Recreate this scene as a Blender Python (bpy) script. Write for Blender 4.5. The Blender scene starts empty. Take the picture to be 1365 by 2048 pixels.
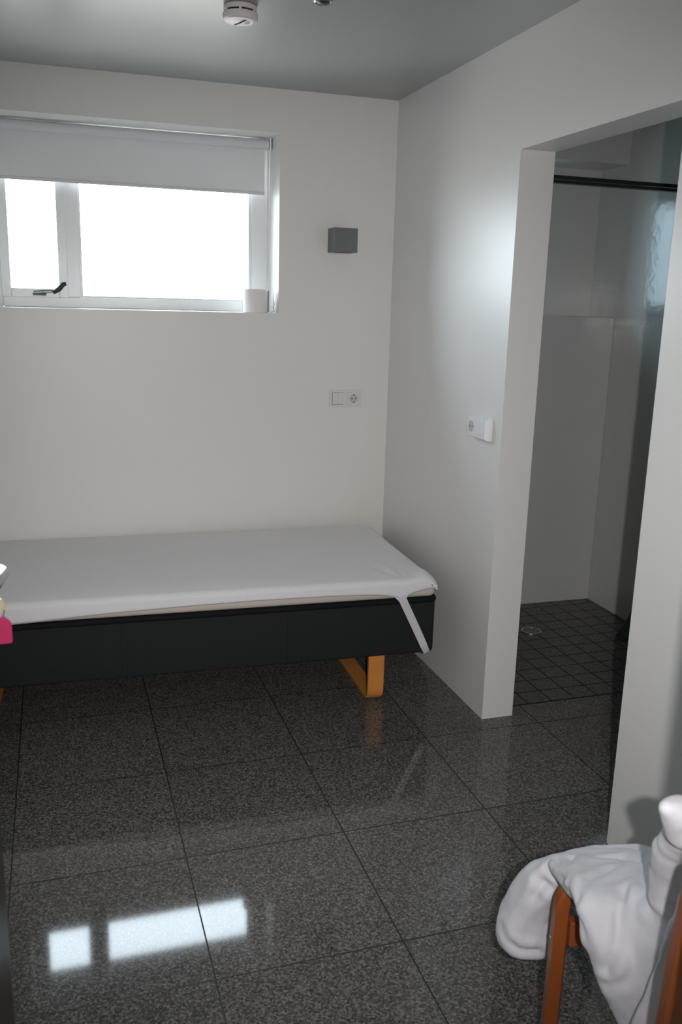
import bpy, bmesh, math, random
from mathutils import Vector, Matrix, noise
random.seed(7)
S = bpy.context.scene
COL = S.collection
PI = math.pi

# ------------------------------------------------------------------ camera
CAM = Vector((-1.5577, -4.0882, 1.6043))
R_ = Vector((0.95232, -0.303956, 0.026418))
U_ = Vector((0.046128, 0.229032, 0.972325))
F_ = Vector((0.301595, 0.924746, -0.232132))
cd = bpy.data.cameras.new('camera'); cam = bpy.data.objects.new('camera', cd); COL.objects.link(cam)
cam.matrix_world = Matrix(((R_.x, U_.x, -F_.x, CAM.x), (R_.y, U_.y, -F_.y, CAM.y), (R_.z, U_.z, -F_.z, CAM.z), (0, 0, 0, 1)))
cd.sensor_fit = 'HORIZONTAL'; cd.sensor_width = 36; cd.lens = 36 * 1769.84 / 1365
cd.clip_start = 0.05
cd.dof.use_dof = True; cd.dof.focus_distance = 3.6; cd.dof.aperture_fstop = 9.0
S.camera = cam

# ------------------------------------------------------------------ world, lights, exposure
SKY = 16.5
w = bpy.data.worlds.new('world'); S.world = w; w.use_nodes = True
nt = w.node_tree; nt.nodes.clear()
tc = nt.nodes.new('ShaderNodeTexCoord'); sp = nt.nodes.new('ShaderNodeSeparateXYZ')
mr = nt.nodes.new('ShaderNodeMapRange'); mr.inputs[1].default_value = -0.15; mr.inputs[2].default_value = 0.15
mx = nt.nodes.new('ShaderNodeMix'); mx.data_type = 'RGBA'
mx.inputs[6].default_value = (0.42, 0.42, 0.41, 1); mx.inputs[7].default_value = (0.84, 0.95, 1.06, 1)
bg = nt.nodes.new('ShaderNodeBackground'); bg.inputs[1].default_value = SKY
wo = nt.nodes.new('ShaderNodeOutputWorld')
L = nt.links.new
L(tc.outputs['Generated'], sp.inputs[0]); L(sp.outputs[2], mr.inputs[0]); L(mr.outputs[0], mx.inputs[0])
L(mx.outputs[2], bg.inputs[0]); L(bg.outputs[0], wo.inputs[0])
S.view_settings.view_transform = 'Standard'; S.view_settings.look = 'None'
S.view_settings.exposure = 0.12; S.view_settings.gamma = 1.0; S.view_settings.use_curve_mapping = False

def light(name, kind, loc, energy, color=(1, 1, 1), **k):
    ld = bpy.data.lights.new(name, kind); ld.energy = energy; ld.color = color
    o = bpy.data.objects.new(name, ld); COL.objects.link(o); o.location = loc
    for a, b in k.items(): setattr(ld, a, b)
    return o
# daylight portal in the window opening
lp = light('window_portal', 'AREA', (-1.178, 0.34, 1.83), 1.0, shape='RECTANGLE', size=1.24, size_y=0.62)
lp.rotation_euler = (-PI / 2, 0, 0); lp.data.cycles.is_portal = True
# camera's own pop-up flash, just right of the lens
fl_ = light('camera_flash', 'SPOT', CAM + R_ * 0.11 + F_ * 0.02, 160.0, (1.0, 0.96, 0.95), shadow_soft_size=0.012, spot_size=math.radians(78), spot_blend=1.0)
fl_.rotation_euler = cam.matrix_world.to_euler()
# added area light under the corridor ceiling, soft ambient fill for the room
lc = light('corridor_fill', 'AREA', (-1.4, -4.7, 2.44), 15.0, (1.0, 0.95, 0.9), shape='RECTANGLE', size=0.9, size_y=0.5)
# added fill at the corridor's far wall, throws light onto the back wall
ld2 = light('back_wall_fill', 'AREA', (-1.10, -5.70, 1.55), 12.0, (1.0, 0.985, 0.95), shape='RECTANGLE', size=1.3, size_y=1.1)
ld2.rotation_euler = (PI / 2, 0, 0)
lp2 = light('shower_portal', 'AREA', (0.745, 0.42, 1.90), 1.0, shape='RECTANGLE', size=0.29, size_y=0.60)
lp2.rotation_euler = (-PI / 2, 0, 0); lp2.data.cycles.is_portal = True

# ------------------------------------------------------------------ materials
def mat(name, col, rough=0.5, metal=0.0, spec=0.5, bump=0.0, bscale=60, var=0.0, vscale=8, sheen=0.0, detail=4):
    m = bpy.data.materials.new(name); m.use_nodes = True
    n = m.node_tree; b = n.nodes['Principled BSDF']
    b.inputs['Base Color'].default_value = (*col, 1); b.inputs['Roughness'].default_value = rough
    b.inputs['Metallic'].default_value = metal; b.inputs['Specular IOR Level'].default_value = spec
    if sheen: b.inputs['Sheen Weight'].default_value = sheen
    t = n.nodes.new('ShaderNodeTexCoord')
    if var:
        z = n.nodes.new('ShaderNodeTexNoise'); z.inputs['Scale'].default_value = vscale; z.inputs['Detail'].default_value = detail
        n.links.new(t.outputs['Object'], z.inputs['Vector'])
        x = n.nodes.new('ShaderNodeMix'); x.data_type = 'RGBA'
        x.inputs[6].default_value = (*[c * (1 - var) for c in col], 1); x.inputs[7].default_value = (*[min(1, c * (1 + var)) for c in col], 1)
        n.links.new(z.outputs['Fac'], x.inputs[0]); n.links.new(x.outputs[2], b.inputs['Base Color'])
    if bump:
        z = n.nodes.new('ShaderNodeTexNoise'); z.inputs['Scale'].default_value = bscale; z.inputs['Detail'].default_value = 3
        n.links.new(t.outputs['Object'], z.inputs['Vector'])
        p = n.nodes.new('ShaderNodeBump'); p.inputs['Strength'].default_value = bump; p.inputs['Distance'].default_value = 0.01
        n.links.new(z.outputs['Fac'], p.inputs['Height']); n.links.new(p.outputs[0], b.inputs['Normal'])
    return m

PAINT = mat('wall_paint', (0.78, 0.768, 0.742), 0.40, bump=0.03, bscale=9, var=0.012, vscale=3)
PAINT_R = mat('wall_paint_satin', (0.78, 0.775, 0.76), 0.36, bump=0.04, bscale=7, var=0.012, vscale=3, spec=0.62)
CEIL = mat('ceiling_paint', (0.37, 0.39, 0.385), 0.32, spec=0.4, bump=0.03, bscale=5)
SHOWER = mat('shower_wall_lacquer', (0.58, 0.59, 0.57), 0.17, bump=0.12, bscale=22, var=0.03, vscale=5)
SILL = mat('window_white_lacquer', (0.78, 0.79, 0.79), 0.35)
DARKWOOD = mat('door_brown', (0.035, 0.026, 0.020), 0.28, var=0.3, vscale=14)
CORR = mat('corridor_paint', (0.6, 0.58, 0.55), 0.6, var=0.02)
EAVE = mat('eave_dark', (0.05, 0.05, 0.055), 0.7, var=0.2)
PLASTIC = mat('white_plastic', (0.72, 0.715, 0.69), 0.35)
PLASTIC_W = mat('bright_white_plastic', (0.80, 0.81, 0.82), 0.35)
DETECT = mat('detector_plastic', (0.86, 0.80, 0.80), 0.45)
GAP = mat('dark_gap', (0.015, 0.015, 0.015), 0.7)
HOLE = mat('socket_dark', (0.02, 0.018, 0.016), 0.6)
SOCKGREY = mat('socket_recess', (0.55, 0.545, 0.52), 0.4)
LAMPGREY = mat('lamp_grey_metal', (0.15, 0.155, 0.16), 0.42, metal=0.3, var=0.05)
CHROME = mat('chrome', (0.62, 0.63, 0.65), 0.2, metal=1.0)
STEEL = mat('brushed_steel', (0.5, 0.5, 0.5), 0.3, metal=1.0)
BLACKMETAL = mat('black_rail', (0.02, 0.024, 0.023), 0.4)
BLACKPL = mat('black_plastic', (0.015, 0.015, 0.017), 0.4)
FABRIC = mat('blind_fabric', (0.76, 0.76, 0.77), 0.85, bump=0.05, bscale=400)
BLINDW = mat('blind_tube_white', (0.62, 0.63, 0.66), 0.4)
BEDBOX = mat('charcoal_upholstery', (0.018, 0.021, 0.022), 0.9, bump=0.35, bscale=500, var=0.25, vscale=300, spec=0.2)
PIPING = mat('black_piping', (0.006, 0.006, 0.008), 0.8, spec=0.2)
TOPPER = mat('cream_topper', (0.56, 0.50, 0.45), 0.9, bump=0.1, bscale=200)
COVER = mat('mattress_cover', (0.76, 0.76, 0.775), 0.9, bump=0.12, bscale=260, sheen=0.2)
ELASTIC = mat('elastic', (0.62, 0.61, 0.62), 0.8, bump=0.1, bscale=400)
BEECH = mat('bed_leg_wood', (0.60, 0.24, 0.055), 0.35, var=0.2, vscale=12)
CHAIRW = mat('chair_wood', (0.27, 0.072, 0.018), 0.32, var=0.25, vscale=16)
SEATF = mat('seat_cream', (0.5, 0.42, 0.30), 0.8, bump=0.1, bscale=200)
DUVETM = mat('duvet_cotton', (0.60, 0.605, 0.65), 0.85, bump=0.10, bscale=120, sheen=0.2)
PAPER = mat('tissue_paper', (0.80, 0.79, 0.77), 0.9, bump=0.1, bscale=150)
CARD = mat('cardboard', (0.4, 0.3, 0.2), 0.8)
PINK = mat('pink_plastic', (0.27, 0.005, 0.055), 0.35)
BRASS = mat('pale_key_metal', (0.75, 0.66, 0.42), 0.3, metal=0.7)
CURT = mat('shower_curtain', (0.10, 0.12, 0.115), 0.5, var=0.1)
HINGEY = mat('cord_pale', (0.6, 0.6, 0.52), 0.6)

GLASS = bpy.data.materials.new('window_glass'); GLASS.use_nodes = True
n = GLASS.node_tree; n.nodes.clear()
a = n.nodes.new('ShaderNodeBsdfTransparent'); a.inputs[0].default_value = (0.97, 0.985, 0.98, 1)
g = n.nodes.new('ShaderNodeBsdfGlossy'); g.inputs['Roughness'].default_value = 0.02
fr = n.nodes.new('ShaderNodeFresnel'); fr.inputs[0].default_value = 1.25
ms = n.nodes.new('ShaderNodeMixShader'); oo = n.nodes.new('ShaderNodeOutputMaterial')
n.links.new(fr.outputs[0], ms.inputs[0]); n.links.new(a.outputs[0], ms.inputs[1]); n.links.new(g.outputs[0], ms.inputs[2]); n.links.new(ms.outputs[0], oo.inputs[0])

FROST = GLASS.copy(); FROST.name = 'frosted_glass'
for q in FROST.node_tree.nodes:
    if q.type == 'BSDF_TRANSPARENT': q.inputs[0].default_value = (0.62, 0.69, 0.71, 1)

# granite floor: big polished slabs in the room, small ones in the shower, thin dark joints
FLOOR = bpy.data.materials.new('granite_floor'); FLOOR.use_nodes = True
n = FLOOR.node_tree; b = n.nodes['Principled BSDF']
def N(t, **k):
    o = n.nodes.new(t)
    for a_, b_ in k.items(): setattr(o, a_, b_)
    return o
def M_(op, x, y=None, z=None):
    o = N('ShaderNodeMath', operation=op)
    for i, v in enumerate((x, y, z)):
        if v is None: continue
        if isinstance(v, (int, float)): o.inputs[i].default_value = v
        else: n.links.new(v, o.inputs[i])
    return o.outputs[0]
geo = N('ShaderNodeNewGeometry'); sx = N('ShaderNodeSeparateXYZ'); n.links.new(geo.outputs['Position'], sx.inputs[0])
X, Y = sx.outputs[0], sx.outputs[1]
def joint(c, off, step, half):
    f = M_('FRACT', M_('DIVIDE', M_('SUBTRACT', c, off), step))
    d = M_('MULTIPLY', M_('MINIMUM', f, M_('SUBTRACT', 1.0, f)), step)
    return M_('LESS_THAN', d, half)
in_sh = M_('MULTIPLY', M_('GREATER_THAN', X, 0.08), M_('GREATER_THAN', Y, -1.115))
big = M_('MAXIMUM', joint(X, -1.253, 0.4869, 0.0020), joint(Y, -2.2763, 0.5005, 0.0020))
small = M_('MAXIMUM', joint(X, 0.253, 0.110, 0.0026), joint(Y, -1.115, 0.106, 0.0026))
edge = M_('MULTIPLY', M_('LESS_THAN', M_('ABSOLUTE', M_('ADD', Y, 1.115)), 0.005), M_('GREATER_THAN', X, 0.08))
j = M_('MAXIMUM', M_('ADD', M_('MULTIPLY', big, M_('SUBTRACT', 1.0, in_sh)), M_('MULTIPLY', small, in_sh)), edge)
n1 = N('ShaderNodeTexNoise'); n1.inputs['Scale'].default_value = 130; n1.inputs['Detail'].default_value = 4; n1.inputs['Roughness'].default_value = 0.75
n.links.new(geo.outputs['Position'], n1.inputs['Vector'])
v1 = N('ShaderNodeTexVoronoi'); v1.inputs['Scale'].default_value = 210; n.links.new(geo.outputs['Position'], v1.inputs['Vector'])
r1 = N('ShaderNodeValToRGB'); e = r1.color_ramp.elements
e[0].position = 0.30; e[0].color = (0.026, 0.025, 0.024, 1); e[1].position = 0.72; e[1].color = (0.27, 0.262, 0.25, 1)
em = r1.color_ramp.elements.new(0.5); em.color = (0.094, 0.090, 0.084, 1)
sc = N('ShaderNodeSeparateColor'); n.links.new(v1.outputs['Color'], sc.inputs[0])
mixf = M_('ADD', M_('MULTIPLY', n1.outputs[0], 0.72), M_('MULTIPLY', sc.outputs[0], 0.28))
n.links.new(mixf, r1.inputs[0])
# slight tone change from slab to slab
fl = N('ShaderNodeCombineXYZ'); n.links.new(M_('FLOOR', M_('DIVIDE', M_('ADD', X, 1.253), 0.4869)), fl.inputs[0]); n.links.new(M_('FLOOR', M_('DIVIDE', M_('ADD', Y, 2.2763), 0.5005)), fl.inputs[1])
wn = N('ShaderNodeTexWhiteNoise'); n.links.new(fl.outputs[0], wn.inputs[0])
tone = M_('ADD', 0.92, M_('MULTIPLY', wn.outputs[0], 0.16))
hs = N('ShaderNodeHueSaturation'); n.links.new(r1.outputs[0], hs.inputs['Color']); n.links.new(tone, hs.inputs['Value'])
mj = N('ShaderNodeMix', data_type='RGBA'); n.links.new(j, mj.inputs[0]); n.links.new(hs.outputs[0], mj.inputs[6]); mj.inputs[7].default_value = (0.014, 0.014, 0.013, 1)
n.links.new(mj.outputs[2], b.inputs['Base Color'])
rr = M_('ADD', M_('ADD', 0.055, M_('MULTIPLY', j, 0.5)), M_('MULTIPLY', in_sh, 0.33)); n.links.new(rr, b.inputs['Roughness'])
b.inputs['Specular IOR Level'].default_value = 0.42
bp = N('ShaderNodeBump'); bp.inputs['Strength'].default_value = 0.35; bp.inputs['Distance'].default_value = 0.0015; bp.invert = True
n.links.new(j, bp.inputs['Height']); n.links.new(bp.outputs[0], b.inputs['Normal'])

# ------------------------------------------------------------------ helpers
def box(bm, x0, x1, y0, y1, z0, z1, bev=0.0, seg=2):
    vs = [bm.verts.new(p) for p in ((x0, y0, z0), (x1, y0, z0), (x1, y1, z0), (x0, y1, z0), (x0, y0, z1), (x1, y0, z1), (x1, y1, z1), (x0, y1, z1))]
    fs = [bm.faces.new([vs[i] for i in q]) for q in ((3, 2, 1, 0), (4, 5, 6, 7), (0, 1, 5, 4), (1, 2, 6, 5), (2, 3, 7, 6), (3, 0, 4, 7))]
    if bev:
        es = list({e for f in fs for e in f.edges})
        bmesh.ops.bevel(bm, geom=es, offset=bev, segments=seg, profile=0.5, affect='EDGES')
    return bm
def bx(*a, **k): return box(bmesh.new(), *a, **k)
def tube(bm, pts, r, seg=12, closed=False, cap=True):
    pts = [Vector(p) for p in pts]; k = len(pts); rs = r if isinstance(r, (list, tuple)) else [r] * k
    up = Vector((0, 0, 1)); rings = []; prev = None
    for i, p in enumerate(pts):
        a_ = pts[(i - 1) % k] if (i or closed) else p; c_ = pts[(i + 1) % k] if (i < k - 1 or closed) else p
        t = (c_ - a_).normalized()
        if prev is None:
            s = t.cross(up) if abs(t.dot(up)) < .95 else t.cross(Vector((1, 0, 0)))
        else: s = prev - t * prev.dot(t)
        s.normalize(); q = t.cross(s); prev = s
        rings.append([bm.verts.new(p + (s * math.cos(2 * PI * m / seg) + q * math.sin(2 * PI * m / seg)) * rs[i]) for m in range(seg)])
    for i in range(k if closed else k - 1):
        A, B = rings[i], rings[(i + 1) % k]
        for m in range(seg): bm.faces.new((A[m], A[(m + 1) % seg], B[(m + 1) % seg], B[m]))
    if cap and not closed:
        bm.faces.new(rings[0][::-1]); bm.faces.new(rings[-1])
    return bm
def lathe(bm, prof, c=(0, 0, 0), axis='z', seg=40):
    rings = []
    for r, h in prof:
        ring = []
        for m in range(seg):
            a_ = 2 * PI * m / seg; u, v = max(r, 1e-5) * math.cos(a_), max(r, 1e-5) * math.sin(a_)
            p = {'z': (u, v, h), 'y': (u, h, v), 'x': (h, u, v)}[axis]
            ring.append(bm.verts.new((c[0] + p[0], c[1] + p[1], c[2] + p[2])))
        rings.append(ring)
    for A, B in zip(rings, rings[1:]):
        for m in range(seg): bm.faces.new((A[m], A[(m + 1) % seg], B[(m + 1) % seg], B[m]))
    bm.faces.new(rings[0][::-1]); bm.faces.new(rings[-1])
    return bm
def strip(bm, pts, half_w, th, wdir):
    """flat laminated band following pts, width along wdir, thickness in the bending plane"""
    pts = [Vector(p) for p in pts]; wdir = Vector(wdir).normalized(); rings = []
    for i, p in enumerate(pts):
        t = (pts[min(i + 1, len(pts) - 1)] - pts[max(i - 1, 0)]).normalized(); nn = t.cross(wdir).normalized()
        hw = half_w; ht = th / 2; e_ = min(hw, ht) * 0.35; ring = []
        for u, v in ((-hw + e_, -ht), (hw - e_, -ht), (hw, -ht + e_), (hw, ht - e_), (hw - e_, ht), (-hw + e_, ht), (-hw, ht - e_), (-hw, -ht + e_)):
            ring.append(bm.verts.new(p + wdir * u + nn * v))
        rings.append(ring)
    for A, B in zip(rings, rings[1:]):
        for m in range(8): bm.faces.new((A[m], A[(m + 1) % 8], B[(m + 1) % 8], B[m]))
    bm.faces.new(rings[0][::-1]); bm.faces.new(rings[-1])
    return bm
def corner(p, d0, d1, r, k=8):
    """arc points rounding corner p between incoming direction d0 and outgoing d1 (unit, perpendicular)"""
    p = Vector(p); d0 = Vector(d0); d1 = Vector(d1); c = p - d0 * r + d1 * r
    return [c + (-d1 * math.cos(a_) + d0 * math.sin(a_)) * r for a_ in [PI / 2 * i / k for i in range(k + 1)]]
def obj(name, bm, m, parent=None, smooth=None, origin=None):
    bmesh.ops.recalc_face_normals(bm, faces=bm.faces[:])
    if origin is None and parent is None:
        xs = [v.co for v in bm.verts]
        origin = Vector(((min(v.x for v in xs) + max(v.x for v in xs)) / 2, (min(v.y for v in xs) + max(v.y for v in xs)) / 2, min(v.z for v in xs)))
    if origin is not None: bmesh.ops.translate(bm, verts=bm.verts[:], vec=-Vector(origin))
    me = bpy.data.meshes.new(name); bm.to_mesh(me); bm.free()
    o = bpy.data.objects.new(name, me); COL.objects.link(o)
    for mm in (m if isinstance(m, (list, tuple)) else [m]): me.materials.append(mm)
    if origin is not None: o.location = origin
    if parent is not None: o.parent = parent
    if smooth:
        for p in me.polygons: p.use_smooth = True
        if smooth != 'all':
            md = o.modifiers.new('edges', 'EDGE_SPLIT'); md.split_angle = math.radians(smooth if isinstance(smooth, (int, float)) and smooth is not True else 35)
    return o
def tag(o, label, cat, group=None, kind=None):
    o['label'] = label; o['category'] = cat
    if group: o['group'] = group
    if kind: o['kind'] = kind
    return o
def thing(name, label, cat, loc=(0, 0, 0), rot=(0, 0, 0), group=None, kind=None):
    o = bpy.data.objects.new(name, None); COL.objects.link(o); o.location = loc; o.rotation_euler = rot; o.empty_display_size = 0.05
    return tag(o, label, cat, group, kind)
def struct(name, bm, m, label, cat, parent=None):
    o = obj(name, bm, m, parent)
    if parent is None: tag(o, label, cat, kind='structure')
    return o

# ------------------------------------------------------------------ the room shell
H = 2.5; YA = -1.191; YB = -2.0456; HO = 2.125; T = 0.1345
WX0, WX1, WZ0, WZ1 = -1.80, -0.5558, 1.54, 2.319
YF = -3.40; DX0, DX1, DH = -1.83, -0.893, 2.09
SX = 1.265
struct('floor', bx(-3.0, 1.5, -5.9, 0.40, -0.15, 0.0), FLOOR, 'speckled dark grey polished granite floor in large square slabs', 'floor')
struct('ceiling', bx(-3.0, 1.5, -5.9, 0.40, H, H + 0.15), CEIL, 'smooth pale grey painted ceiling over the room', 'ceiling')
bm = bmesh.new()
box(bm, -2.4, WX0, 0, 0.40, 0, H); box(bm, WX1, T, 0, 0.40, 0, H); box(bm, WX0, WX1, 0, 0.40, 0, WZ0); box(bm, WX0, WX1, 0, 0.40, WZ1, H)
struct('wall_back', bm, PAINT, 'white wall with the window above the bed', 'wall')
bm = bmesh.new()
box(bm, 0, T, YA, 0, 0, H); box(bm, 0, T, YF, YB, 0, H); box(bm, 0, T, YB, YA, HO, H)
struct('wall_right', bm, PAINT_R, 'white partition wall with a wide doorless opening to the shower', 'wall')
struct('wall_left', bx(-2.4, -2.25, YF, 0, 0, H), PAINT, 'white side wall at the hidden end of the bed', 'wall')
bm = bmesh.new()
box(bm, -2.4, DX0, YF - 0.12, YF, 0, H); box(bm, DX1, SX + 0.1, YF - 0.12, YF, 0, H); box(bm, DX0, DX1, YF - 0.12, YF, DH, H)
struct('wall_front', bm, PAINT, 'white wall with the doorway the photo is taken through', 'wall')
bm = bmesh.new()
box(bm, T, 0.60, 0.25, 0.40, 0, H); box(bm, 0.89, SX + 0.1, 0.25, 0.40, 0, H); box(bm, 0.60, 0.89, 0.25, 0.40, 0, 1.60); box(bm, 0.60, 0.89, 0.25, 0.40, 2.20, H)
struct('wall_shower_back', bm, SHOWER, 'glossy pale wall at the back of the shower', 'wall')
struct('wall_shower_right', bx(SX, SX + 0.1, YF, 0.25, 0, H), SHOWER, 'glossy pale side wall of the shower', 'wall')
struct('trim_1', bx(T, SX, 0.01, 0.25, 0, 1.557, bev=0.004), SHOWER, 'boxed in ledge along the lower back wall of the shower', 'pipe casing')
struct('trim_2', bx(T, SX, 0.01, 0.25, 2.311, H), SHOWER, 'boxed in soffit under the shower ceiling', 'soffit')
bm = bmesh.new()
box(bm, -3.0, -2.85, -5.75, YF - 0.12, 0, H); box(bm, 0.3, 0.45, -5.75, YF - 0.12, 0, H); box(bm, -3.0, 0.45, -5.9, -5.75, 0, H)
struct('wall_corridor', bm, CORR, 'plain walls of the corridor behind the photographer', 'wall')
struct('trim_3', bx(-3.2, 1.6, 0.40, 0.535, 2.20, 2.40), EAVE, 'dark roof eave outside above the window', 'eave')

# ------------------------------------------------------------------ window
win = thing('window_1', 'white framed window with a narrow opening sash and a wide fixed pane', 'window', (-1.178, 0.25, WZ0), kind='structure')
def wl(bm, x0, x1, y0, y1, z0, z1, bev=0.003): return box(bm, x0 + 1.178, x1 + 1.178, y0 - 0.25, y1 - 0.25, z0 - WZ0, z1 - WZ0, bev)
bm = bmesh.new()
wl(bm, WX0 + .001, -1.758, .225, .30, WZ0 + .001, WZ1 - .001); wl(bm, -0.634, WX1 - .001, .225, .30, WZ0 + .001, WZ1 - .001)
wl(bm, -1.758, -0.634, .225, .30, WZ0 + .001, 1.588); wl(bm, -1.758, -0.634, .225, .30, 2.27, WZ1 - .001); wl(bm, -1.482, -1.424, .225, .30, 1.588, 2.27)
obj('window_frame', bm, SILL, win)
bm = bmesh.new()
wl(bm, -1.762, -1.722, .213, .26, 1.583, 2.275); wl(bm, -1.518, -1.478, .213, .26, 1.583, 2.275); wl(bm, -1.722, -1.518, .213, .26, 1.583, 1.622); wl(bm, -1.722, -1.518, .213, .26, 2.236, 2.275)
sash = obj('window_sash', bm, SILL, win)
bm = bmesh.new(); wl(bm, -1.722, -1.518, .25, .254, 1.622, 2.236, 0); obj('sash_pane', bm, GLASS, sash)
bm = bmesh.new(); wl(bm, -1.424, -0.634, .26, .264, 1.588, 2.27, 0); obj('window_pane', bm, GLASS, win)
bm = bmesh.new()
for a_ in ((-1.424, -1.414, 1.588, 2.27), (-0.648, -0.634, 1.588, 2.27), (-1.414, -0.648, 1.588, 1.596)): wl(bm, a_[0], a_[1], .235, .262, a_[2], a_[3], 0.002)
obj('glazing_bead', bm, SILL, win)
# casement stay: steel bar on a black foot with a black grip
hnd = obj('handle_bar', tube(bmesh.new(), [(-1.628 + 1.178, .195 - .25, 1.606 - WZ0), (-1.60 + 1.178, .195 - .25, 1.609 - WZ0), (-1.535 + 1.178, .195 - .25, 1.613 - WZ0)], [.008, .009, .009], 10), STEEL, sash, smooth=True)
bm = bmesh.new(); wl(bm, -1.632, -1.575, .19, .214, 1.592, 1.602, .002); wl(bm, -1.615, -1.600, .19, .2, 1.598, 1.615, .002); obj('handle_foot', bm, BLACKPL, hnd)
obj('handle_grip', tube(bmesh.new(), [(-1.545 + 1.178, .19 - .25, 1.606 - WZ0), (-1.52 + 1.178, .185 - .25, 1.622 - WZ0), (-1.503 + 1.178, .182 - .25, 1.642 - WZ0), (-1.488 + 1.178, .182 - .25, 1.646 - WZ0)], [.009, .012, .011, .008], 10), BLACKPL, hnd, smooth=True)

w2 = thing('window_2', 'small frosted shower window hidden behind the partition wall', 'window', (0.745, 0.30, 1.60), kind='structure')
bm = bmesh.new()
for a_ in ((-.1445, -.12, .0005, .5995), (.12, .1445, .0005, .5995), (-.12, .12, .0005, .03), (-.12, .12, .57, .5995)): box(bm, a_[0], a_[1], 0, .05, a_[2], a_[3], .002)
obj('window_frame', bm, SILL, w2)
obj('window_pane', bx(-.12, .12, .02, .025, .03, .57), FROST, w2)

# ------------------------------------------------------------------ roller blind
bl = thing('roller_blind', 'pale grey roller blind pulled a third of the way down the window', 'blind', (-1.178, 0.10, 2.05))
def bl_(bm): bmesh.ops.translate(bm, verts=bm.verts[:], vec=(1.178, -0.10, -2.05)); return bm
obj('blind_tube', bl_(lathe(bmesh.new(), [(.018, -1.785), (.0215, -1.784), (.0215, -0.583), (.018, -0.582)], (0, .10, 2.282), 'x')), BLINDW, bl, smooth=True)
bm = bmesh.new(); box(bm, -1.772, -0.594, .1205, .1220, 2.070, 2.285); 
obj('blind_fabric', bl_(bm), FABRIC, bl)
obj('bottom_bar', bl_(box(bmesh.new(), -1.772, -0.594, .1175, .125, 2.064, 2.078, .002)), BLINDW, bl)
for x0 in (-.580, -1.795): obj('bracket', bl_(bx(x0, x0 + .008, .076, .135, 2.255, 2.317, bev=.003)), PLASTIC_W, bl)
bl.location = (-1.168, 0.16, 2.06)
cp = [(-.576, .118, 2.27), (-.5765, .118, 2.0), (-.578, .12, 1.75), (-.5765, .12, 1.60)]
cp2 = [(-.576, .085, 2.27), (-.575, .085, 2.0), (-.5745, .09, 1.75), (-.5765, .12, 1.60)]
bm = bmesh.new(); tube(bm, cp, .0014, 6); tube(bm, cp2, .0014, 6)
obj('pull_chain', bl_(bm), PLASTIC_W, bl)

# ------------------------------------------------------------------ paper roll on the sill
tr = thing('toilet_roll', 'white toilet paper roll standing at the right end of the window sill', 'toilet roll', (-0.648, 0.075, WZ0))
bm = bmesh.new(); lathe(bm, [(.0195, 0.0), (.056, 0.0), (.058, .002), (.058, .104), (.056, .106), (.0195, .106)], seg=48)
obj('paper', bm, PAPER, tr, smooth=True)
bm = bmesh.new(); strip(bm, [(.0585, -.004, z) for z in (.104, .07, .03, .002)], .0001, .0, (0, 1, 0)) if False else box(bm, .0575, .0595, -.03, .012, .004, .1, 0)
obj('loose_sheet', bm, PAPER, tr)
obj('core', lathe(bmesh.new(), [(.0190, .001), (.0205, .001), (.0205, .1055), (.0190, .1055)], seg=32), CARD, tr, smooth=True)
# small curled cord/tassel beside the roll
tag(obj('cord_end', tube(bmesh.new(), [(-.571, .045, 1.622), (-.572, .04, 1.60), (-.569, .03, 1.585), (-.574, .028, 1.565), (-.568, .03, 1.548), (-.583, .03, 1.5435)], [.0015, .002, .0025, .003, .003, .003], 8), HINGEY, smooth=True), 'thin pale cord end hanging beside the toilet roll in the window corner', 'cord')

# ------------------------------------------------------------------ wall lamp
wlp = thing('wall_lamp', 'grey metal cube wall lamp on the wall right of the window', 'lamp', (-0.2695, 0, 1.819))
obj('lamp_body', bx(-.0565, .0565, -.104, -.006, .0, .106, bev=.0015), LAMPGREY, wlp)
obj('wall_plate', bx(-.045, .045, -.0065, -.0003, .01, .096), LAMPGREY, wlp)
obj('light_slot', bx(-.035, .035, -.085, -.03, -.0008, .0006), HOLE, wlp)

# ------------------------------------------------------------------ switch and socket on the back wall
def schuko(parent, cx, cz, m_face, place, s=1.0, dark=True):
    """round earthed socket insert; place(u, depth, v) maps to local coords (depth out of the wall)"""
    def disc(r0, r1, d0, d1, seg=32):
        bm = bmesh.new(); A = []
        for r, d in ((r1, d0), (r1, d1), (r0, d1), (r0, d0)):
            A.append([bm.verts.new(place(cx + r * math.cos(2 * PI * q / seg), d, cz + r * math.sin(2 * PI * q / seg))) for q in range(seg)])
        for k in range(4):
            P_, Q_ = A[k], A[(k + 1) % 4]
            for q in range(seg): bm.faces.new((P_[q], P_[(q + 1) % seg], Q_[(q + 1) % seg], Q_[q]))
        return bm
    def pbox(u0, u1, d0, d1, v0, v1):
        bm = bmesh.new(); vs = [bm.verts.new(place(u, d, v)) for u, d, v in ((u0, d0, v0), (u1, d0, v0), (u1, d1, v0), (u0, d1, v0), (u0, d0, v1), (u1, d0, v1), (u1, d1, v1), (u0, d1, v1))]
        for q in ((3, 2, 1, 0), (4, 5, 6, 7), (0, 1, 5, 4), (1, 2, 6, 5), (2, 3, 7, 6), (3, 0, 4, 7)): bm.faces.new([vs[i] for i in q])
        return bm
    return disc, pbox

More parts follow.
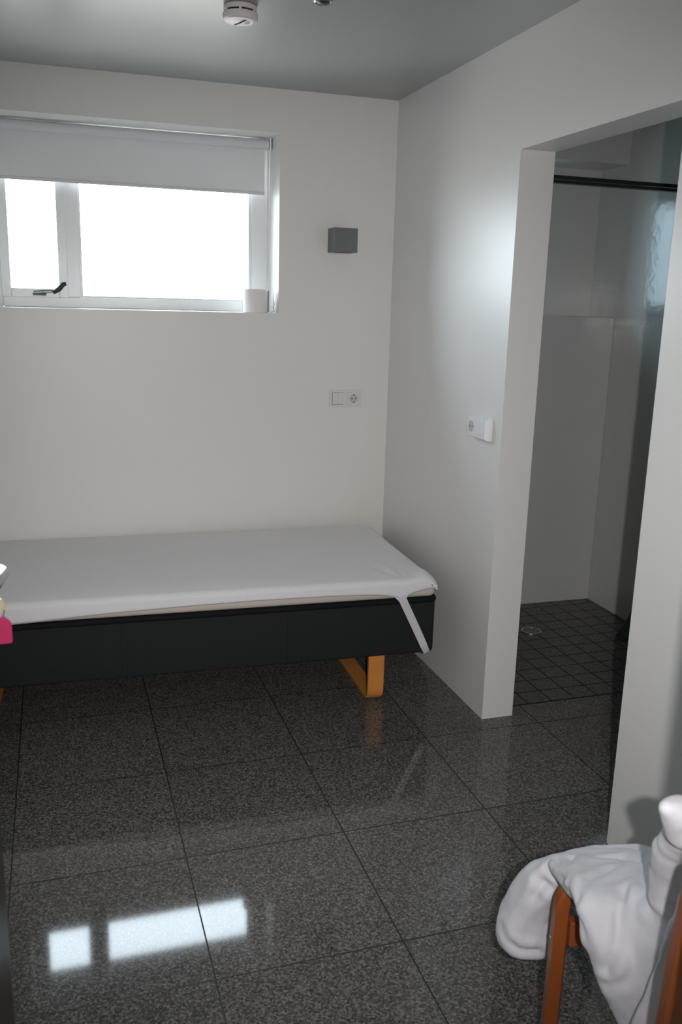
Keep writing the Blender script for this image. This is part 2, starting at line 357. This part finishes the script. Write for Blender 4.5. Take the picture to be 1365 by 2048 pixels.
sw = thing('switch_and_socket', 'white double rocker switch and power socket below the grey wall lamp', 'switch', (-0.2185, 0, 1.103))
obj('frame', bx(-.080, .080, -.008, -.0003, 0, .083, bev=.002), PLASTIC, sw)
obj('seam', bx(-.069, -.013, -.0084, -.007, .012, .071), GAP, sw)
for x0 in (-.068, -.0407):
    bm = bmesh.new(); box(bm, x0, x0 + .0265, -.0125, -.008, .014, .070, .001)
    obj('rocker', bm, PLASTIC, sw)
obj('seam', bx(.0105, .0695, -.0084, -.007, .0115, .0715), SOCKGREY, sw)
so = obj('socket_insert', bx(.0115, .0685, -.0095, -.008, .0125, .0705, bev=.0006), PLASTIC, sw)
pl = lambda u, d, v: (u, -d, v)
disc, pbox = schuko(so, 0, 0, None, pl)
def ring(cx, cz, r0, r1, d0, d1, place, seg=36):
    bm = bmesh.new(); A = []
    for r, d in ((r1, d0), (r1, d1), (r0, d1), (r0, d0)):
        A.append([bm.verts.new(place(cx + r * math.cos(2 * PI * q / seg), d, cz + r * math.sin(2 * PI * q / seg))) for q in range(seg)])
    for k in range(4):
        P_, Q_ = A[k], A[(k + 1) % 4]
        for q in range(seg): bm.faces.new((P_[q], P_[(q + 1) % seg], Q_[(q + 1) % seg], Q_[q]))
    return bm
obj('socket_rim', ring(.040, .0415, .0195, .0215, .0094, .0102, pl), SOCKGREY, so, smooth=True)
obj('socket_recess', ring(.040, .0415, .0002, .0195, .0094, .0098, pl), SOCKGREY, so, smooth=True)
for du in (-.0095, .0095): obj('pin_hole', ring(.040 + du, .0415, .0001, .0033, .0096, .0102, pl, 16), HOLE, so)
for dv in (-.0175, .0165): obj('earth_clip', bx(.0375, .0435, -.0103, -.0095, .0415 + dv - .0025, .0415 + dv + .0025), HOLE, so)

# ------------------------------------------------------------------ surface mounted socket on the right wall
s2 = thing('raised_socket', 'white raised double socket plate on the wall beside the shower opening', 'socket', (0, -1.035, 1.105))
bm = bmesh.new()
o_, i_ = .085, .068
def taper(bm, y0, y1, z0, z1, d, ins):
    vs = [bm.verts.new(p) for p in ((-.0003, y0, z0), (-.0003, y1, z0), (-.0003, y1, z1), (-.0003, y0, z1), (-d * .45, y0, z0), (-d * .45, y1, z0), (-d * .45, y1, z1), (-d * .45, y0, z1), (-d, y0 + ins, z0 + ins * .5), (-d, y1 - ins, z0 + ins * .5), (-d, y1 - ins, z1 - ins * .5), (-d, y0 + ins, z1 - ins * .5))]
    for a_ in range(4):
        b_ = (a_ + 1) % 4
        bm.faces.new((vs[a_], vs[b_], vs[4 + b_], vs[4 + a_])); bm.faces.new((vs[4 + a_], vs[4 + b_], vs[8 + b_], vs[8 + a_]))
    bm.faces.new(vs[8:12]); bm.faces.new(vs[0:4])
    return bm
obj('frame', taper(bm, -.083, .083, 0, .083, .028, .009), PLASTIC_W, s2)
pr = lambda u, d, v: (-d, u, v)
obj('rocker', bx(-.0315, -.028, -.066, -.006, .013, .070, bev=.001), PLASTIC_W, s2)
so2 = obj('socket_insert', bx(-.0300, -.028, .006, .066, .013, .070, bev=.0006), PLASTIC_W, s2)
obj('socket_rim', ring(.036, .0415, .0195, .0217, .0299, .0312, pr), SOCKGREY, so2, smooth=True)
obj('socket_recess', ring(.036, .0415, .0002, .0195, .0299, .0303, pr), SOCKGREY, so2, smooth=True)
for du in (-.0095, .0095): obj('pin_hole', ring(.036 + du, .0415, .0001, .0030, .0301, .0307, pr, 16), HOLE, so2)

# ------------------------------------------------------------------ ceiling: smoke detector and little spot
sd = thing('smoke_detector', 'round white smoke detector on the ceiling above the bed', 'smoke detector', (-0.945, -1.045, H))
obj('base', lathe(bmesh.new(), [(.050, -.0003), (.053, -.003), (.053, -.014), (.051, -.016)], seg=48), DETECT, sd, smooth=True)
obj('vent_gap', lathe(bmesh.new(), [(.049, -.0155), (.049, -.0215)], seg=48), GAP, sd)
bm = bmesh.new()
for k in range(6):
    a0 = k * PI / 3 + .3
    for s_ in range(2):
        aa = a0 + s_ * .06; tube(bm, [(math.cos(aa) * .0495, math.sin(aa) * .0495, -.0150), (math.cos(aa) * .0495, math.sin(aa) * .0495, -.0220)], .003, 6)
    obj('spacer', bm, DETECT, sd); bm = bmesh.new()
obj('cover', lathe(bmesh.new(), [(.050, -.021), (.0545, -.0225), (.0555, -.027), (.0545, -.040), (.050, -.0445), (.038, -.0462), (.034, -.0450), (.031, -.0462), (.012, -.0475), (.0, -.0476)], seg=48), DETECT, sd, smooth=40)
bm = bmesh.new()
tube(bm, [(-.012, .034, -.0468), (-.004, .012, -.0482), (.002, -.01, -.0486), (.012, -.03, -.0474)], [.0012, .0022, .0022, .0012], 8)
obj('slot_mark', bm, GAP, sd)
obj('test_button', lathe(bmesh.new(), [(.007, -.046), (.0065, -.0495), (.0, -.0498)], (.022, .004, 0), seg=20), SOCKGREY, sd, smooth=True)
spt = thing('ceiling_spotlight', 'tiny dark round spotlight on the ceiling beside the smoke detector', 'spotlight', (-0.722, -1.215, H))
obj('ring', lathe(bmesh.new(), [(.022, -.0003), (.030, -.002), (.030, -.010), (.026, -.014), (.024, -.010)], seg=36), STEEL, spt, smooth=30)
obj('lamp_glass', lathe(bmesh.new(), [(.023, -.008), (.020, -.012), (.010, -.0155), (0, -.0165)], seg=30), BLACKPL, spt, smooth=True)

# ------------------------------------------------------------------ bed
bed = thing('bed', 'single box bed with charcoal base and wooden sled legs along the window wall', 'bed', (-0.118, -0.965, 0), (0, 0, -0.036))
BL, BW = 2.0, 0.875
def cbox(x0, x1, y0, y1, z0, z1, r, seg=5, flat=.012):
    bm = bmesh.new(); box(bm, x0, x1, y0, y1, z0, z1)
    ve = [e_ for e_ in bm.edges if abs(e_.verts[0].co.z - e_.verts[1].co.z) > 1e-4]
    bmesh.ops.bevel(bm, geom=ve, offset=r, segments=seg, profile=0.5, affect='EDGES')
    he = [e_ for e_ in bm.edges if abs(e_.verts[0].co.z - e_.verts[1].co.z) < 1e-5 and len(e_.link_faces) == 2 and any(len(f.verts) > 4 for f in e_.link_faces)]
    bmesh.ops.bevel(bm, geom=he, offset=flat, segments=3, profile=0.5, affect='EDGES')
    return bm
obj('bed_base', cbox(-BL, 0, 0.0, BW, .207, .432, .03), BEDBOX, bed, smooth=50)
obj('piping', cbox(-BL - .002, .004, -.004, BW + .003, .424, .448, .032, flat=.010), PIPING, bed, smooth=50)
tp = obj('topper', cbox(-BL, -.001, 0.0, BW, .4475, .500, .035, flat=.018), TOPPER, bed, smooth=50)
# white cover over the topper, hem dipping to the elastic strap
def hem(x):   # x = distance from the right end
    pts = [(0, .488), (.03, .487), (.06, .484), (.10, .474), (.135, .458), (.152, .4475), (.17, .455), (.21, .467), (.28, .475), (.45, .481), (.75, .483), (1.0, .479), (1.3, .470), (1.55, .456), (1.75, .449), (2.1, .449)]
    for (a0, b0), (a1, b1) in zip(pts, pts[1:]):
        if x <= a1: t = (x - a0) / (a1 - a0); return b0 + (b1 - b0) * t
    return .449
bm = bmesh.new()
nx = 170; xs = [-.004 + .0 * 0] ; xs = [(i / nx) ** 1.35 * (BL + .004) for i in range(nx + 1)]
def cross(x, endf):
    """profile of the cover across the bed at distance x from the right end"""
    p = []; hz = hem(x)
    ov = .007
    for k in range(6): z = hz + (.508 - hz) * k / 5; p.append((-ov + .002 * (k < 1), z))
    for k in range(1, 7): a_ = PI / 2 * k / 6; p.append((-ov + .026 * (1 - math.cos(a_)), .508 + .020 * math.sin(a_)))
    for k in range(1, 32):
        t = k / 32; y = .019 + t * (BW - .038)
        z = .528 + .016 * math.sin(PI * min(1, t * 1.0)) ** .7
        z += .0035 * noise.noise(Vector((x * 2.2, y * 3.1, 4))) + .0012 * noise.noise(Vector((x * 9, y * 30, 1)))
        # puckers radiating from the strap
        dx, dy = x - .152, y + .01; rr_ = math.hypot(dx, dy)
        z += .0085 * math.sin(math.atan2(dx, dy) * 11) * math.exp(-(rr_ / .12) ** 2) * min(1, rr_ / .03)
        p.append((y, z))
    for k in range(6, -1, -1): a_ = PI / 2 * k / 6; p.append((BW + ov - .026 * (1 - math.cos(a_)), .508 + .020 * math.sin(a_)))
    p.append((BW + ov, .47)); return p
rows = []
for i, x in enumerate(xs):
    pr_ = cross(x, 0); row = []
    for (y, z) in pr_:
        t = min(1, max(0, y / BW)); inset = .026 * math.sin(PI * t) ** .8 - .008 + .013 * math.exp(-(t * BW / .022) ** 2) + .013 * math.exp(-((1 - t) * BW / .022) ** 2)
        ex = -x
        if x < .35: ex = -(x + inset * (1 - x / .35) ** 1.5) if x > 0 else -inset + 0
        # rounded end: lower towards the very end, puffed corners
        if x < .06: z = z - .030 * (1 - x / .06) ** 2.2 if z > .5 else z
        pf = .010 * math.exp(-((x - .05) / .045) ** 2) * math.exp(-((y - .05) / .07) ** 2) if z > .49 else 0
        row.append(bm.verts.new((ex, y, z + pf)))
    rows.append(row)
# end skirt
sk = []
for v in rows[0]:
    t = min(1, max(0, v.co.y / BW)); zl = .488 - .012 * math.sin(PI * t)
    sk.append(bm.verts.new((v.co.x - .004, v.co.y, min(v.co.z, zl))))
for A, B in zip([sk] + rows, rows):
    for m in range(len(A) - 1):
        try: bm.faces.new((A[m], A[m + 1], B[m + 1], B[m]))
        except ValueError: pass
cv = obj('mattress_cover', bm, COVER, bed, smooth='all')
so_ = cv.modifiers.new('cloth', 'SOLIDIFY'); so_.thickness = .003; so_.offset = 1
# elastic strap, diagonal on the front and tucked under
bm = bmesh.new()
P = [(-.158, -.009, .462), (-.152, -.010, .447), (-.128, -.0065, .400), (-.088, -.0052, .320), (-.052, -.0052, .245), (-.036, -.0052, .212), (-.030, .012, .2045), (-.02, .05, .2045)]
W_ = [.026, .016, .0155, .015, .0145, .012, .010, .010]
va = []
for (x, y, z), hw in zip(P, W_):
    va.append([bm.verts.new((x + s_ * hw, y - d_, z + s_ * .005 - (d_ if z < .21 else 0))) for s_, d_ in ((-1, 0), (1, 0), (1, .0015), (-1, .0015))])
for A, B in zip(va, va[1:]):
    for m in range(4): bm.faces.new((A[m], A[(m + 1) % 4], B[(m + 1) % 4], B[m]))
bm.faces.new(va[0]); bm.faces.new(va[-1][::-1])
obj('elastic_strap', bm, ELASTIC, cv, smooth=60)
# quilted seams on the fabric base
bm = bmesh.new()
for x in (-.62, -1.25, -1.8): obj('seam', bx(x - .0008, x + .0008, -.0012, .0005, .225, .42), PIPING, bed)
for lx in (-.242, -1.75):
    path = [(lx, .028, .2075)] + [tuple(p) for p in corner((lx, .028, .011), (0, 0, -1), (0, 1, 0), .045)] + [(lx, .30, .011), (lx, .58, .011)] + [tuple(p) for p in corner((lx, BW - .03, .011), (0, 1, 0), (0, 0, 1), .045)] + [(lx, BW - .03, .2075)]
    obj('leg', strip(bmesh.new(), path, .034, .021, (1, 0, 0)), BEECH, bed, smooth=40)

# ------------------------------------------------------------------ shower: rail, curtain, drain
rl = thing('curtain_rail', 'black shower curtain rail crossing below the shower ceiling', 'rail', (0.7, -0.715, 2.105))
bm = bmesh.new(); box(bm, T + .001 - .7, SX - .001 - .7, -.011, .011, .004, .018, .001); box(bm, T + .001 - .7, SX - .001 - .7, -.014, .014, -.012, .0, .001)
obj('rail_profile', bm, BLACKMETAL, rl)
obj('end_plate', bx(T + .0003 - .7, T + .006 - .7, -.02, .02, -.02, .026, bev=.001), BLACKMETAL, rl)
obj('end_plate', bx(SX - .006 - .7, SX - .0003 - .7, -.02, .02, -.02, .026, bev=.001), BLACKMETAL, rl)
ct = thing('shower_curtain', 'dark grey shower curtain gathered against the shower side wall, hem flaring out', 'curtain', (1.15, -0.715, 0.02))
bm = bmesh.new(); rows = []
for i in range(41):
    t = i / 40; z = t * 2.07; row = []
    xl = 1.025 + .085 * z - .095 * (1 - t) ** 22
    for k in range(61):
        s_ = k / 60; x = 1.255 + (xl - 1.255) * s_ - 1.15; y = .016 * math.sin(s_ * 2 * PI * 5.5 + .7 * t) + .03 * math.sin(s_ * 5 + 2) * (1 - t) ** 3
        row.append(bm.verts.new((x, y, z + .04 * s_ * (1 - t) ** 14)))
    rows.append(row)
for A, B in zip(rows, rows[1:]):
    for m in range(60): bm.faces.new((A[m], A[m + 1], B[m + 1], B[m]))
c_ = obj('curtain_cloth', bm, CURT, ct, smooth='all'); md = c_.modifiers.new('t', 'SOLIDIFY'); md.thickness = .0015
dr = thing('floor_drain', 'small round metal drain grate in the shower floor', 'drain', (0.69, -0.365, 0.0))
obj('rim', ring(0, 0, .043, .052, -.001, .003, lambda u, d, v: (u, v, d)), STEEL, dr, smooth=40)
bm = bmesh.new()
for k in range(-3, 4):
    hl = math.sqrt(max(0, .043 ** 2 - (k * .012) ** 2)); box(bm, k * .012 - .003, k * .012 + .003, -hl, hl, -.0005, .002)
obj('grate', bm, STEEL, dr)
obj('sump', lathe(bmesh.new(), [(.043, .0003), (.043, .0008)], seg=30), HOLE, dr)

# ------------------------------------------------------------------ open door on the left with lever, key and pink tag
E0 = Vector((-1.687, -2.55, 0)); HG = Vector((-1.817, -3.385, 0)); dd = (E0 - HG).normalized(); ang = math.atan2(dd.y, dd.x)
door = thing('door_1', 'dark brown door leaf swung open at the left edge', 'door', HG, (0, 0, ang), kind='structure')
LW = (E0 - HG).length
# local: x along the leaf, -y is the face towards the photographer
obj('door_leaf', bx(0, LW, 0, .04, .008, 2.07, bev=.002), DARKWOOD, door)
zl = 1.166
lx = LW - .068
hv = obj('door_handle', tube(bmesh.new(), [(lx, -.002, zl), (lx, -.030, zl)] + [tuple(p) for p in corner((lx, -.046, zl), (0, -1, 0), (-1, 0, 0), .014, 6)] + [(lx - .06, -.046, zl), (lx - .118, -.044, zl - .003), (lx - .124, -.044, zl - .003)], [.011, .011] + [.0125] * 7 + [.0125, .012, .007], 20), CHROME, door, smooth=50)
obj('rosette', lathe(bmesh.new(), [(.026, -.0003), (.026, -.007), (.024, -.009), (.014, -.009)], (lx, 0, zl), 'y', 36), CHROME, hv, smooth=40)
obj('lock_rosette', lathe(bmesh.new(), [(.026, -.0003), (.026, -.007), (.024, -.009), (.0, -.009)], (lx, 0, zl - .058), 'y', 36), CHROME, door, smooth=40)
obj('strike_plate', bx(LW - .0003, LW + .0012, .010, .030, zl - .16, zl + .07), STEEL, door)
def dl(x, y, z): return HG + dd * x + Vector((-dd.y, dd.x, 0)) * y + Vector((0, 0, z))
kz = zl - .058
ky = thing('key', 'pale metal key sticking out of the door lock at the left edge', 'key', dl(lx, 0, kz), (0, 0, ang))
obj('blade', bx(-.001, .001, -.022, -.0095, -.0035, .0035), BRASS, ky)
bm = ring(0, 0, .004, .0125, -.001, .0012, lambda u, d, v: (d, -.034 + u, v))
obj('bow', bm, BRASS, ky, smooth=50)
kt = thing('key_tag', 'bright pink plastic key tag hanging from the key in the door', 'key tag', dl(lx, -.040, kz - .012), (0, 0, ang))
bm = bmesh.new(); tube(bm, [(.0, .002 + .0065 * math.cos(q * PI / 12), .001 + .0095 * math.sin(q * PI / 12)) for q in range(24)], .0010, 8, closed=True)
obj('split_ring', bm, STEEL, kt, smooth='all')
# body: rounded plate with sloping shoulders, slightly thick
def plate(bm, out, y0, y1):
    A = [bm.verts.new((u, y0, v)) for u, v in out]; B = [bm.verts.new((u, y1, v)) for u, v in out]; k = len(out)
    for m in range(k): bm.faces.new((A[m], A[(m + 1) % k], B[(m + 1) % k], B[m]))
    f0 = bm.faces.new(A[::-1]); f1 = bm.faces.new(B)
    bmesh.ops.bevel(bm, geom=list(f0.edges) + list(f1.edges), offset=.0012, segments=2, affect='EDGES')
    return bm
out = [(-.0145, -.052), (-.0125, -.0545), (.0125, -.0545), (.0145, -.052), (.0145, -.020), (.011, -.0145), (.005, -.0085), (-.005, -.0085), (-.011, -.0145), (-.0145, -.020)]
tb = obj('tag_body', plate(bmesh.new(), out, -.0028, .0028), PINK, kt, smooth=40)
tb.rotation_euler = (0, 0, math.radians(-75))
for o_ in (tb,): o_.location = (0, 0, 0)

# door frame lining
struct('trim_4', bx(DX1 - .0005, DX1 + .012, YF - .13, YF + .002, 0, DH), DARKWOOD, 'dark door lining at the right of the doorway', 'door frame')
struct('trim_5', bx(DX0 - .012, DX0 + .0005, YF - .13, YF + .002, 0, DH), DARKWOOD, 'dark door lining at the hinge side of the doorway', 'door frame')

# ------------------------------------------------------------------ wooden chair
ch = thing('chair', 'orange brown bentwood chair in the corner, mostly under a white duvet', 'chair', (-0.62, -2.738, 0), (0, 0, math.radians(-14.5)))
CW, CDp = .42, .48
pth = [(0, .012, 0), (0, .004, .22)] + [tuple(p) for p in corner((0, 0, .466), (0, 0, 1), (1, 0, 0), .050)] + [(CW / 2, 0, .466)] + [tuple(p) for p in corner((CW, 0, .466), (1, 0, 0), (0, 0, -1), .050)] + [(CW, .004, .22), (CW, .012, 0)]
obj('front_frame', strip(bmesh.new(), pth, .0165, .030, (0, 1, 0)), CHAIRW, ch, smooth=40)
for x in (.0, CW):
    pth = [(x, -CDp + .0, 0), (x, -CDp, .30), (x, -CDp, .5), (x, -CDp - .012, .70), (x, -CDp - .025, .80), (x, -CDp - .035, .86)]
    obj('back_post', strip(bmesh.new(), pth, .0165, .033, (1, 0, 0)), CHAIRW, ch, smooth=40)
obj('front_rail', bx(.014, CW - .014, -.024, .0, .335, .392, bev=.003), CHAIRW, ch)
obj('back_rail', bx(.014, CW - .014, -CDp - .012, -CDp + .012, .345, .395, bev=.003), CHAIRW, ch)
for x in (.10, CW - .10): obj('side_rail', bx(x - .010, x + .010, -CDp + .012, -.024, .345, .395, bev=.003), CHAIRW, ch)
obj('backrest', bx(.016, CW - .016, -CDp - .035, -CDp - .012, .70, .80, bev=.006), CHAIRW, ch)
obj('seat', cbox(.085, CW - .085, -CDp + .02, -.018, .397, .435, .03), SEATF, ch, smooth=50)
obj('screw', lathe(bmesh.new(), [(.0045, 0), (.0045, -.0012), (.0, -.0014)], (-.0166, .002, .34), 'x', 14), STEEL, ch)

# ------------------------------------------------------------------ duvet thrown over the chair
SHEET_A = [
   [(-0.538, -2.552, 0.348), (-0.483, -2.547, 0.353), (-0.417, -2.548, 0.348), (-0.373, -2.589, 0.372), (-0.339, -2.646, 0.404), (-0.337, -2.723, 0.445), (-0.334, -2.816, 0.508)] ,
   [(-0.585, -2.612, 0.434), (-0.529, -2.607, 0.442), (-0.471, -2.614, 0.447), (-0.43, -2.654, 0.468), (-0.399, -2.712, 0.495), (-0.4, -2.787, 0.536), (-0.4, -2.88, 0.597)] ,
   [(-0.627, -2.716, 0.482), (-0.604, -2.738, 0.501), (-0.571, -2.765, 0.515), (-0.539, -2.801, 0.531), (-0.525, -2.87, 0.565), (-0.524, -2.936, 0.595), (-0.517, -3.014, 0.628)] ,
   [(-0.667, -2.825, 0.512), (-0.656, -2.85, 0.534), (-0.629, -2.873, 0.544), (-0.597, -2.897, 0.55), (-0.577, -2.947, 0.571), (-0.57, -3.002, 0.596), (-0.564, -3.076, 0.634)] ,
   [(-0.677, -2.87, 0.493), (-0.673, -2.901, 0.516), (-0.649, -2.921, 0.526), (-0.612, -2.937, 0.525), (-0.596, -2.984, 0.547), (-0.593, -3.036, 0.571), (-0.573, -3.093, 0.598)] ,
   [(-0.676, -2.902, 0.453), (-0.672, -2.933, 0.477), (-0.651, -2.951, 0.486), (-0.616, -2.965, 0.485), (-0.605, -3.009, 0.508), (-0.599, -3.051, 0.53), (-0.579, -3.107, 0.562)] ,
   [(-0.66, -2.933, 0.394), (-0.653, -2.955, 0.412), (-0.635, -2.972, 0.422), (-0.613, -2.991, 0.428), (-0.599, -3.026, 0.449), (-0.598, -3.065, 0.477), (-0.581, -3.119, 0.51)] ,
   [(-0.636, -2.955, 0.337), (-0.632, -2.976, 0.355), (-0.619, -2.991, 0.366), (-0.6, -3.009, 0.372), (-0.594, -3.041, 0.394), (-0.592, -3.079, 0.428), (-0.58, -3.131, 0.463)] ,
   [(-0.61, -2.979, 0.276), (-0.602, -2.993, 0.286), (-0.59, -3.007, 0.297), (-0.576, -3.024, 0.304), (-0.573, -3.053, 0.331), (-0.57, -3.083, 0.354), (-0.582, -3.144, 0.407)] ,
]
SHEET_D = [
   [(-0.654, -3.069, 0.808), (-0.665, -3.102, 0.835), (-0.658, -3.123, 0.847), (-0.622, -3.134, 0.848)] ,
   [(-0.625, -3.071, 0.75), (-0.639, -3.104, 0.775), (-0.629, -3.116, 0.781), (-0.596, -3.127, 0.782)] ,
   [(-0.616, -3.052, 0.666), (-0.626, -3.085, 0.692), (-0.619, -3.106, 0.705), (-0.581, -3.118, 0.706)] ,
   [(-0.625, -3.045, 0.595), (-0.625, -3.072, 0.616), (-0.613, -3.094, 0.631), (-0.567, -3.109, 0.632)] ,
   [(-0.634, -3.038, 0.528), (-0.624, -3.059, 0.543), (-0.608, -3.082, 0.558), (-0.557, -3.098, 0.559)] ,
   [(-0.646, -3.03, 0.458), (-0.633, -3.052, 0.474), (-0.609, -3.077, 0.49), (-0.553, -3.095, 0.492)] ,
   [(-0.654, -3.022, 0.392), (-0.635, -3.046, 0.409), (-0.611, -3.071, 0.425), (-0.55, -3.09, 0.427)] ,
   [(-0.667, -3.022, 0.333), (-0.644, -3.047, 0.35), (-0.609, -3.067, 0.359), (-0.547, -3.086, 0.361)] ,
]
LOBE = [(-0.558, -2.629, 0.401, 0.045), (-0.58, -2.608, 0.37, 0.052), (-0.59, -2.586, 0.317, 0.058), (-0.601, -2.575, 0.26, 0.062), (-0.613, -2.578, 0.23, 0.058), (-0.576, -2.592, 0.224, 0.05), (-0.557, -2.595, 0.279, 0.05)]
ROLL = [(-0.672, -3.096, 0.851, 0.031), (-0.689, -3.098, 0.861, 0.022), (-0.705, -3.101, 0.87, 0.013), (-0.652, -3.089, 0.816, 0.034), (-0.631, -3.092, 0.832, 0.04), (-0.61, -3.017, 0.726, 0.032), (-0.585, -2.988, 0.658, 0.036), (-0.569, -2.985, 0.608, 0.04), (-0.545, -2.985, 0.552, 0.04), (-0.57, -3.058, 0.745, 0.05)]
CREASES = [
   [(-0.675, -2.583, 0.262), (-0.67, -2.612, 0.239), (-0.639, -2.627, 0.22), (-0.597, -2.64, 0.219)] ,
   [(-0.600, -2.640, 0.400), (-0.640, -2.640, 0.340), (-0.665, -2.625, 0.290)] ,
   [(-0.607, -2.632, 0.457), (-0.593, -2.642, 0.433), (-0.587, -2.679, 0.424)] ,
   [(-0.624, -2.635, 0.422), (-0.62, -2.641, 0.401), (-0.575, -2.659, 0.392)] ,
   [(-0.584, -2.647, 0.463), (-0.607, -2.698, 0.474), (-0.645, -2.766, 0.493)] ,
   [(-0.564, -2.672, 0.475), (-0.616, -2.744, 0.49), (-0.668, -2.839, 0.512), (-0.685, -2.902, 0.487)] ,
   [(-0.553, -2.797, 0.52), (-0.619, -2.82, 0.526), (-0.667, -2.858, 0.525)] ,
   [(-0.587, -2.88, 0.557), (-0.625, -2.924, 0.533), (-0.642, -2.946, 0.502), (-0.658, -2.948, 0.444)] ,
   [(-0.587, -2.916, 0.572), (-0.62, -2.949, 0.541), (-0.632, -2.962, 0.502)] ,
   [(-0.458, -2.769, 0.534), (-0.547, -2.873, 0.571), (-0.599, -2.958, 0.574), (-0.609, -3.01, 0.575)] ,
   [(-0.614, -3.027, 0.589), (-0.629, -3.007, 0.506), (-0.64, -2.977, 0.438), (-0.663, -2.954, 0.413)] ,
   [(-0.472, -2.644, 0.454), (-0.438, -2.682, 0.476), (-0.43, -2.736, 0.502)] ,
   [(-0.526, -2.719, 0.491), (-0.492, -2.745, 0.506), (-0.492, -2.799, 0.533)] ,
]
SHEET_A = SHEET_A[1:]
def cr(p0, p1, p2, p3, t):
    return 0.5 * ((2 * p1) + (-p0 + p2) * t + (2 * p0 - 5 * p1 + 4 * p2 - p3) * t * t + (-p0 + 3 * p1 - 3 * p2 + p3) * t * t * t)
def dense(row, k):
    o = []
    for i in range(len(row) - 1):
        p0, p1, p2, p3 = row[max(i - 1, 0)], row[i], row[i + 1], row[min(i + 2, len(row) - 1)]
        o += [cr(p0, p1, p2, p3, s / k) for s in range(k)]
    return o + [row[-1]]
def sheet(bm, ctrl, k, th):
    g = [dense([Vector(p) for p in r], k) for r in ctrl]
    cols = [dense([g[i][j_] for i in range(len(g))], k) for j_ in range(len(g[0]))]
    nr, nc = len(cols[0]), len(cols)
    P = [[cols[j_][i] for j_ in range(nc)] for i in range(nr)]
    Nn = [[None] * nc for _ in range(nr)]
    for i in range(nr):
        for j_ in range(nc):
            du = P[min(i + 1, nr - 1)][j_] - P[max(i - 1, 0)][j_]; dv = P[i][min(j_ + 1, nc - 1)] - P[i][max(j_ - 1, 0)]
            q = du.cross(dv).normalized()
            if q.dot(CAM - P[i][j_]) < 0: q = -q
            Nn[i][j_] = q
    fr_, bk = [], []
    for i in range(nr):
        a_, b_ = [], []
        for j_ in range(nc):
            a_.append(bm.verts.new(P[i][j_])); b_.append(bm.verts.new(P[i][j_] - Nn[i][j_] * th))
        fr_.append(a_); bk.append(b_)
    for i in range(nr - 1):
        for j_ in range(nc - 1):
            bm.faces.new((fr_[i][j_], fr_[i][j_ + 1], fr_[i + 1][j_ + 1], fr_[i + 1][j_])); bm.faces.new((bk[i][j_], bk[i + 1][j_], bk[i + 1][j_ + 1], bk[i][j_ + 1]))
    for i in range(nr - 1):
        for j_ in (0, nc - 1): bm.faces.new((fr_[i][j_], fr_[i + 1][j_], bk[i + 1][j_], bk[i][j_]))
    for j_ in range(nc - 1):
        for i in (0, nr - 1): bm.faces.new((fr_[i][j_], fr_[i][j_ + 1], bk[i][j_ + 1], bk[i][j_]))
bm = bmesh.new()
sheet(bm, SHEET_A, 5, .034); sheet(bm, SHEET_D, 5, .026)
def blob(bm, a_, b_, k=6):
    for i in range(k + 1):
        t = i / k; c = Vector(a_[:3]).lerp(Vector(b_[:3]), t); r = a_[3] + (b_[3] - a_[3]) * t
        bmesh.ops.create_icosphere(bm, subdivisions=2, radius=r, matrix=Matrix.Translation(c))
for a_, b_ in zip(LOBE, LOBE[1:]): blob(bm, a_, b_)
for a_, b_ in zip(ROLL, ROLL[1:]): blob(bm, a_, b_, 4)
bmesh.ops.recalc_face_normals(bm, faces=bm.faces[:])
me = bpy.data.meshes.new('tmp'); bm.to_mesh(me); bm.free()
tmp = bpy.data.objects.new('tmp', me); COL.objects.link(tmp)
md = tmp.modifiers.new('r', 'REMESH'); md.mode = 'VOXEL'; md.voxel_size = .0055; md.adaptivity = 0
md = tmp.modifiers.new('s', 'SMOOTH'); md.factor = .5; md.iterations = 9
dg = bpy.context.evaluated_depsgraph_get(); me2 = bpy.data.meshes.new_from_object(tmp.evaluated_get(dg))
bpy.data.objects.remove(tmp); bm = bmesh.new(); bm.from_mesh(me2); bm.normal_update()
def segd(p, a_, b_):
    ab = b_ - a_; t = max(0, min(1, (p - a_).dot(ab) / max(1e-9, ab.dot(ab)))); return (p - a_ - ab * t).length
CRV = [[Vector(q) for q in c] for c in CREASES]
for v in bm.verts:
    p = v.co; d = 0.0
    for c in CRV:
        if (p - c[1]).length > .2: continue
        ds = min(segd(p, c[i], c[i + 1]) for i in range(len(c) - 1))
        d -= .0095 * math.exp(-(ds / .0085) ** 2); d += .0035 * math.exp(-((ds - .022) / .012) ** 2)
    d += .0045 * noise.noise(p * 13) + .002 * noise.noise(p * 34 + Vector((3, 1, 7)))
    v.co = p + v.normal * d
xs_ = [v.co.copy() for v in bm.verts]
dv = obj('duvet', bm, DUVETM, None, smooth='all')
md = dv.modifiers.new('s', 'SMOOTH'); md.factor = .5; md.iterations = 3
tag(dv, 'crumpled white duvet thrown over the wooden chair and its backrest', 'duvet')
